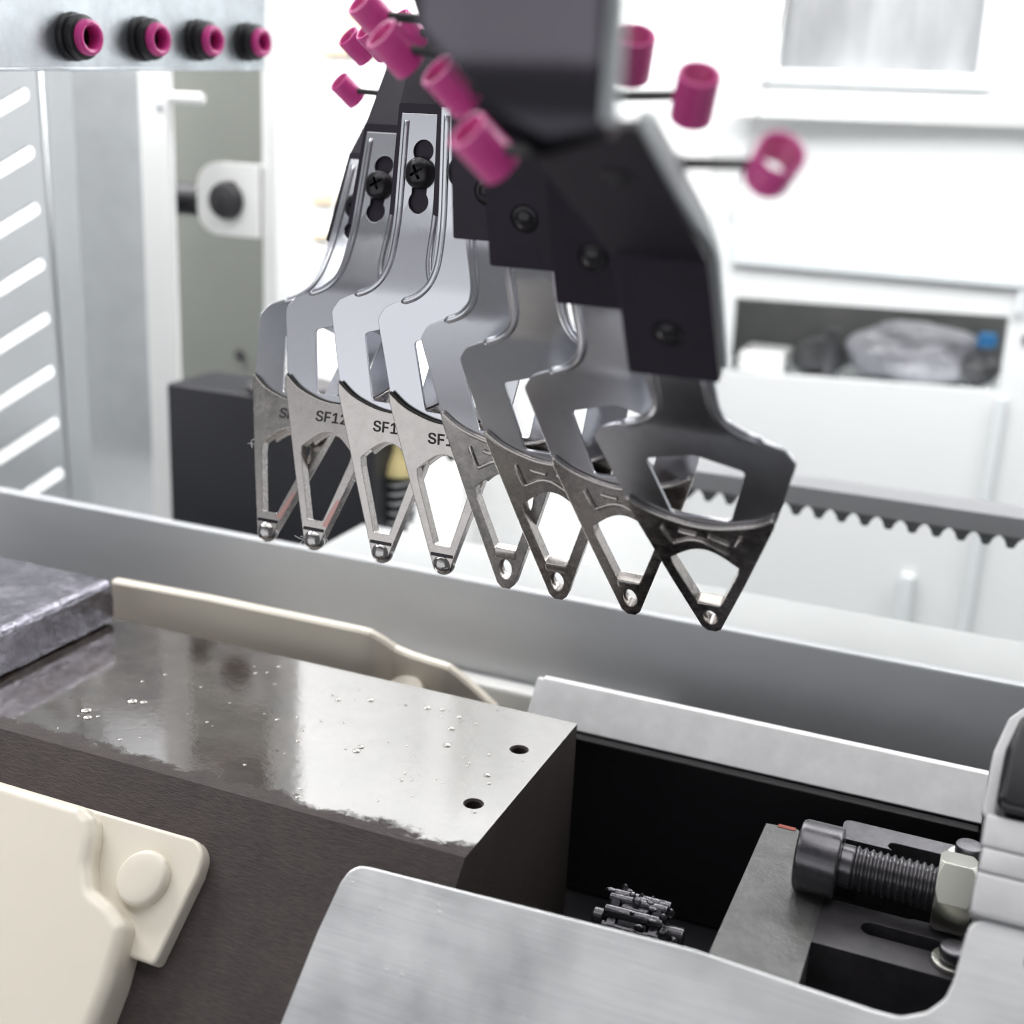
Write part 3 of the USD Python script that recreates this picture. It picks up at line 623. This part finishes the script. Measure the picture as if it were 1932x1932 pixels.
def feeder(i, label):
    s, T, X = SIDE[i], TAU[i], XF[i]
    x0, cT, sT = X, math.cos(T), math.sin(T)

    def w(P):
        P = np.asarray(P, float); y = P[:, 1] * cT + P[:, 2] * sT; z = -P[:, 1] * sT + P[:, 2] * cT
        return np.stack([P[:, 0] + x0, y, z], 1)

    def wm(t):
        return trimesh.Trimesh(w(t.vertices), t.faces, process=False)

    def ext(poly, a, b):        # polygon in (x, z), from offset a to b measured outward (towards the holder)
        return plate_xz(poly, min(s * a, s * b), max(s * a, s * b))

    top = w([[0, 0, 99]])[0]
    f = thing('yarn_feeder', label, 'yarn feeder', tuple(top), 'yarn feeders hanging in a row')
    # sheet
    t = ext(sheet, 0, .9).subdivide_to_size(3.2); v = t.vertices.copy(); v[:, 1] += s * (profile(v[:, 2]) - .45)
    obj('body_plate', wm(trimesh.Trimesh(v, t.faces, process=False)), 'polished_sheet', f, smooth=25)
    for sx in (-1, 1):
        pts = smooth_line([(5.6, 125), (5.6, 110), (5.6, 98), (5.65, 90), (6.1, 85.4), (7.4, 81.6), (9.4, 79.0), (12, 77.1), (16.0, 75.5)], 64)
        p3 = np.stack([sx * pts[:, 0], s * (profile(pts[:, 1]) - .0) , pts[:, 1]], 1)
        rr = np.full(len(p3), 1.1); rr[-4:] = (1.08, 1.0, .8, .45)
        obj('bead', wm(tube(p3, rr, 10)), 'polished_sheet', f, smooth=True)
    # foot casting
    obj('foot', wm(ext(foot if s < 0 else foot_in, -1.0, 2.3)), 'cast_foot', f, smooth=25)
    p3 = np.stack([lipline[:, 0], np.full(len(lipline), s * 2.0), lipline[:, 1] + .1], 1)
    obj('lip', wm(tube(p3, .75, 10)), 'cast_foot', f, smooth=True)
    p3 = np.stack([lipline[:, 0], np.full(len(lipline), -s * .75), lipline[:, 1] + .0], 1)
    if s > 0: obj('gap_shadow', wm(tube(p3 + [0, s * .3, .45], .42, 8)), 'engraving_and_gap_shade', f, smooth=True)  # dark tube drawn as the shadow in the gap above the foot
    else: obj('lip', wm(tube(p3, .45, 8)), 'cast_foot', f, smooth=True)
    # spout: rounded tip with the yarn eye
    if s < 0:
        a = np.linspace(0, 2 * np.pi, 33)
        obj('spout', wm(tube(np.stack([2.25 * np.cos(a), np.full(33, s * .7), 5.6 + 3.9 * np.sin(a) * 1.0], 1), .9, 10)), 'cast_foot', f, smooth=True)
        obj('spout_bridge', wm(rbox((-3.2, min(s * -1.3, s * 2.7), 9.4), (3.2, max(s * -1.3, s * 2.7), 12.4), .6)), 'cast_foot', f)
    else:
        sp_ = trimesh.creation.icosphere(3, 1.0); sp_.vertices = sp_.vertices * (3.3, 2.9, 3.3) + (0, s * .65, 2.5); obj('spout', wm(sp_), 'wet_tip', f, smooth=True)
        obj('spout_groove', wm(rbox((-3.5, min(s * -1.25, s * 2.6), 5.0), (3.5, max(s * -1.25, s * 2.6), 6.0), .2)), 'black_screw', f)
    # round boss at the arch, seen through the window
    obj('boss', wm(lathe([(0, 0), (8.8, 0), (9.2, .4), (9.2, 1.2), (0, 1.2)], n=40, origin=(0, s * 2.35, 37.2), axis=(0, s, 0))) if False else wm(ext(Point(0, 37.6).buffer(9.4, 24).intersection(sbox(-9.4, 29.0, 9.4, 41)).difference(affinity.scale(win, .86, .93)), *((2.32, 3.1) if s > 0 else (-1.8, -1.02)))), 'cast_foot', f, smooth=25)
    if s < 0:       # raised frame on the outer face
        rl_ = [[(-9.7, 41.7), (-7.6, 36.2), (-5.9, 36.6), (-3.4, 38.0), (-1.0, 38.5), (1.2, 37.8), (3.6, 36.4), (6.4, 34.9)], [(-5.6, 41.0), (-4.2, 40.6), (-1.1, 40.2)], [(1.6, 40.6), (3.6, 39.6), (6.8, 38.4)], [(9.7, 41.7), (8.4, 38.4)]]
        for q in rl_:
            q = smooth_line(q, 24); obj('raised_frame', wm(tube(np.stack([q[:, 0], np.full(len(q), s * 2.45), q[:, 1]], 1), .62, 8)), 'cast_foot', f, smooth=True)
    else:           # stamped code on the inner face
        tx = meshkit.text_mesh('SF12', 3.0, .12, bold=True); b = tx.bounds; sxx = 10.6 / (b[1][0] - b[0][0])
        vv = tx.vertices.copy(); vv = np.stack([(vv[:, 0] - b[0][0]) * sxx - 5.4, -s * 1.0 - vv[:, 2] * s, 37.7 + vv[:, 1]], 1)
        obj('stamped_code', wm(trimesh.Trimesh(vv, tx.faces[:, ::-1], process=False)), 'engraving_and_gap_shade', f, smooth=False)
    if i < 2:
        obj('red_mark', wm(ext(Polygon([(2.6, 7.0), (4.3, 6.6), (7.4, 15.8), (6.0, 15.0), (4.2, 11.0)]), -1.06, -1.0)), 'reddish_patch', f)  # reddish patch on the right leg of the two leftmost feeders
    # holder, inclined arm, screw
    tab = Polygon([(-9.4, 99), (9.4, 99), (9.2, 116), (8.9, 130), (-8.9, 130), (-9.2, 116)]).buffer(-.6).buffer(.6)
    if s > 0:
        obj('holder', wm(ext(tab, 6.2, 8.6)), 'black_plastic', f)
    else:
        tab2 = tab.difference(Point(0, 110.8).buffer(3.3, 20))
        obj('holder', wm(ext(tab2, 6.2, 8.6)), 'black_plastic', f)
        obj('screw_end', wm(lathe([(0, 0), (2.3, .1), (3.0, .3), (3.25, .8), (3.25, 2.0), (0, 2.0)][::-1], n=28, origin=(0, -8.9, 110.8), axis=(0, 1, 0))), 'black_screw', f)
        obj('screw_dome', wm(lathe([(0, .9), (1.2, .75), (2.1, .3), (2.4, 0), (0, 0)], n=24, origin=(0, -8.75, 110.8), axis=(0, -1, 0))), 'black_screw', f)
    L_ = 34 if s > 0 else 57
    bx, bz = math.sin(BEND[i] * (1 if s > 0 else 1.0)), math.cos(BEND[i])
    if s < 0: bx, bz = (45.7 - 7.4) / 72.6, (191.6 - 130) / 72.6
    n_ = 14; V, F = [], []
    for k in range(n_ + 1):
        u = k / n_; o = 7.4 + bx * L_ * u; z = 129 + bz * L_ * u
        hw = 8.9 + (1.2 * u if s < 0 else 0)
        V += [(-hw, s * (o - 1.2), z), (hw, s * (o - 1.2), z), (hw, s * (o + 1.2), z), (-hw, s * (o + 1.2), z)]
    for k in range(n_):
        for j in range(4):
            a_, b_ = 4 * k + j, 4 * k + (j + 1) % 4; F += [(a_, b_, b_ + 4), (a_, b_ + 4, a_ + 4)]
    e_ = 4 * n_; F += [(0, 2, 1), (0, 3, 2), (e_, e_ + 1, e_ + 2), (e_, e_ + 2, e_ + 3)]
    arm = trimesh.Trimesh(w(V), np.array(F), process=False); arm.fix_normals(); obj('arm', arm, 'black_plastic', f)
    if i == 7:      # pale strip added for the light caught on the holder right side face
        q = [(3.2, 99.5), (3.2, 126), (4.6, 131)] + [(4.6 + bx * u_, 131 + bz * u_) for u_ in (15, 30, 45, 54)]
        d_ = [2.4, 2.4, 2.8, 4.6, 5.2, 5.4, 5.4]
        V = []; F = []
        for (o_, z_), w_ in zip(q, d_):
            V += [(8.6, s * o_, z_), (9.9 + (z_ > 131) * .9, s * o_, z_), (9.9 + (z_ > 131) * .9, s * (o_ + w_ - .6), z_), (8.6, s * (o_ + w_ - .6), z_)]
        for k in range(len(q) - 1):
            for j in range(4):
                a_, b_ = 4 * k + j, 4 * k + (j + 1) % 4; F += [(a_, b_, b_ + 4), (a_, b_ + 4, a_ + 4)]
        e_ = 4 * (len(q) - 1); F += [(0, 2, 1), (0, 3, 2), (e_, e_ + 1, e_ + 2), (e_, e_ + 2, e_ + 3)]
        ln = trimesh.Trimesh(w(V), np.array(F), process=False); ln.fix_normals(); obj('lit_edge_strip', ln, 'pale_panel', f)
    if s > 0:       # pan head screw with cross recess on the inner face
        hd = to_man(lathe([(0, 0), (4.3, 0), (4.5, .5), (4.2, 1.5), (3.3, 2.4), (1.7, 2.85), (0, 2.95)], n=44))
        for q in (0.5, 0.5 + math.pi / 2):
            hd = hd - m3.Manifold.cube((4.2, .85, 3), True).translate((0, 0, 2.6)).rotate((0, 0, math.degrees(q)))
        hd = to_tm(hd); hd.apply_transform(trimesh.geometry.align_vectors([0, 0, 1], [0, -1, 0])); hd.apply_translation((0, s * 4.95, 110.9))
        obj('screw', wm(hd), 'black_screw', f, smooth=30)
    # eyelets on side arms
    o, z = {7: (20, 159.2), 6: (18, 150.4), 5: (18, 149), 4: (18, 150), 3: (15, 146), 2: (15, 148)}.get(i, (17, 157.5))
    xr, xl = {7: (24.3, -24.3), 6: (25.5, -22), 5: (29, -22.5)}.get(i, (22.5, -22.5))
    for sx, xe in ((1, xr), (-1, xl)):
        aw = {7: (.404, -.74, .54)}.get(i, (.25, -.547, .80)) if sx > 0 else (-.438, -.641, .634)
        ax = np.array([aw[0], aw[1] * cT - aw[2] * sT, aw[1] * sT + aw[2] * cT]); ax /= np.linalg.norm(ax)
        hl = 3.7 if (i == 7 and sx > 0) else 4.7
        e_ = ring(3.9, 3.0, -hl, hl, .35, origin=(xe, s * o, z), axis=ax, n=36)
        obj('eyelet', wm(e_), 'magenta_ceramic', f, smooth=50)
        obj('eyelet_arm', wm(tube([(sx * 6, s * (o - 3), z - 1), (sx * 10, s * o, z - .6), (xe - sx * 3.2, s * o, z)], [1.1, 1.1, 1.0], 8)), 'black_wire', f)
    if i == 7:
        ad = np.array([0, -(191.6 - 130) / 72.6, -(45.7 - 7.4) / 72.6]); hp = np.array([1.75, -28.98, 161.77])
        obj('arm_hole', wm(ring(3.1, 2.3, -1.0, .35, .25, origin=hp, axis=ad)), 'black_screw', f)
        obj('arm_rivet', wm(lathe([(0, -.4), (2.2, -.4), (1.9, .1), (1.0, .45), (0, .55)], n=24, origin=hp, axis=ad)), 'black_gloss', f)
    if i == 7:      # carriage block over the front feeder, world-aligned
        mp = rounded([(-12.2, 180), (-12.2, 134.5), (-8.5, 130.5), (-3.5, 124), (2.5, 119.3), (12.2, 122.5), (12.2, 180)], 1.2)
        mb = plate_xz(mp, -157, -152).subdivide_to_size(2.5); v = mb.vertices.copy()
        v[:, 1] += np.where(v[:, 1] < -156.9, 1, .55) * np.clip((136 - v[:, 2]) / 15, 0, 1.2) ** 2 * 7.5
        obj('carriage_block', trimesh.Trimesh(v, mb.faces, process=False), 'carriage_black', f, smooth=40)
        obj('lit_side_strip', rbox((12.4, -156.0, 124), (14.0, -153, 175), .5), 'pale_panel', f)  # pale strip standing in for the brightly lit right flank


LABELS = ['polished steel yarn feeder with navy plate, farthest left of the row', 'steel yarn feeder stamped SF12, second from the left', 'steel yarn feeder third from the left, cross head screw in full view', 'pale grey yarn feeder fourth from the left with its screw half hidden', 'steel yarn feeder with the highest black holder tab, fifth from the left', 'steel yarn feeder sixth from the left, between the fifth and seventh', 'steel yarn feeder just behind the front one, second from the right', 'dark grey yarn feeder in full view at the front, farthest right of the row']
for i in range(8): feeder(i, LABELS[i])

# loose yarn end hanging at the right and lint on the tips
yt = thing('yarn_strand', 'fine white yarn hanging beside the right magenta eyelets', 'yarn', (20, -60, 100))
obj('strand', tube(smooth_line([(20, -70, 175), (17.5, -71, 150), (14.5, -72, 132), (12, -73, 118), (10.5, -74, 108)], 40), .2, 6), 'yarn', yt, smooth=True)
lint = []
for (i, x, z) in ((0, -12.5, 30), (0, -11.6, 28), (1, 3, 3), (1, 2, 6), (1, 9.6, 22), (2, -2.8, 6), (2, 0, .3), (2, -1, -.2), (4, -2.2, 2.0), (7, 0, .2), (1, -3.0, 2), (1, 6, 12), (2, 3.4, 8)):
    c = np.array([XF[i] + x, z * math.sin(TAU[i]), z * math.cos(TAU[i])])
    for k in range(3):
        d = rng.normal(0, 1, 3); d[1] *= .4; p = [c, c + d * .8 + rng.normal(0, .3, 3), c + d * 1.5 + rng.normal(0, .6, 3)]
        lint.append(tube(smooth_line(p, 8), .07, 4))
obj('lint_fibres', cat(*lint), 'yarn', label='tiny white lint fibres clinging to the feeder tips', category='lint', kind='stuff')
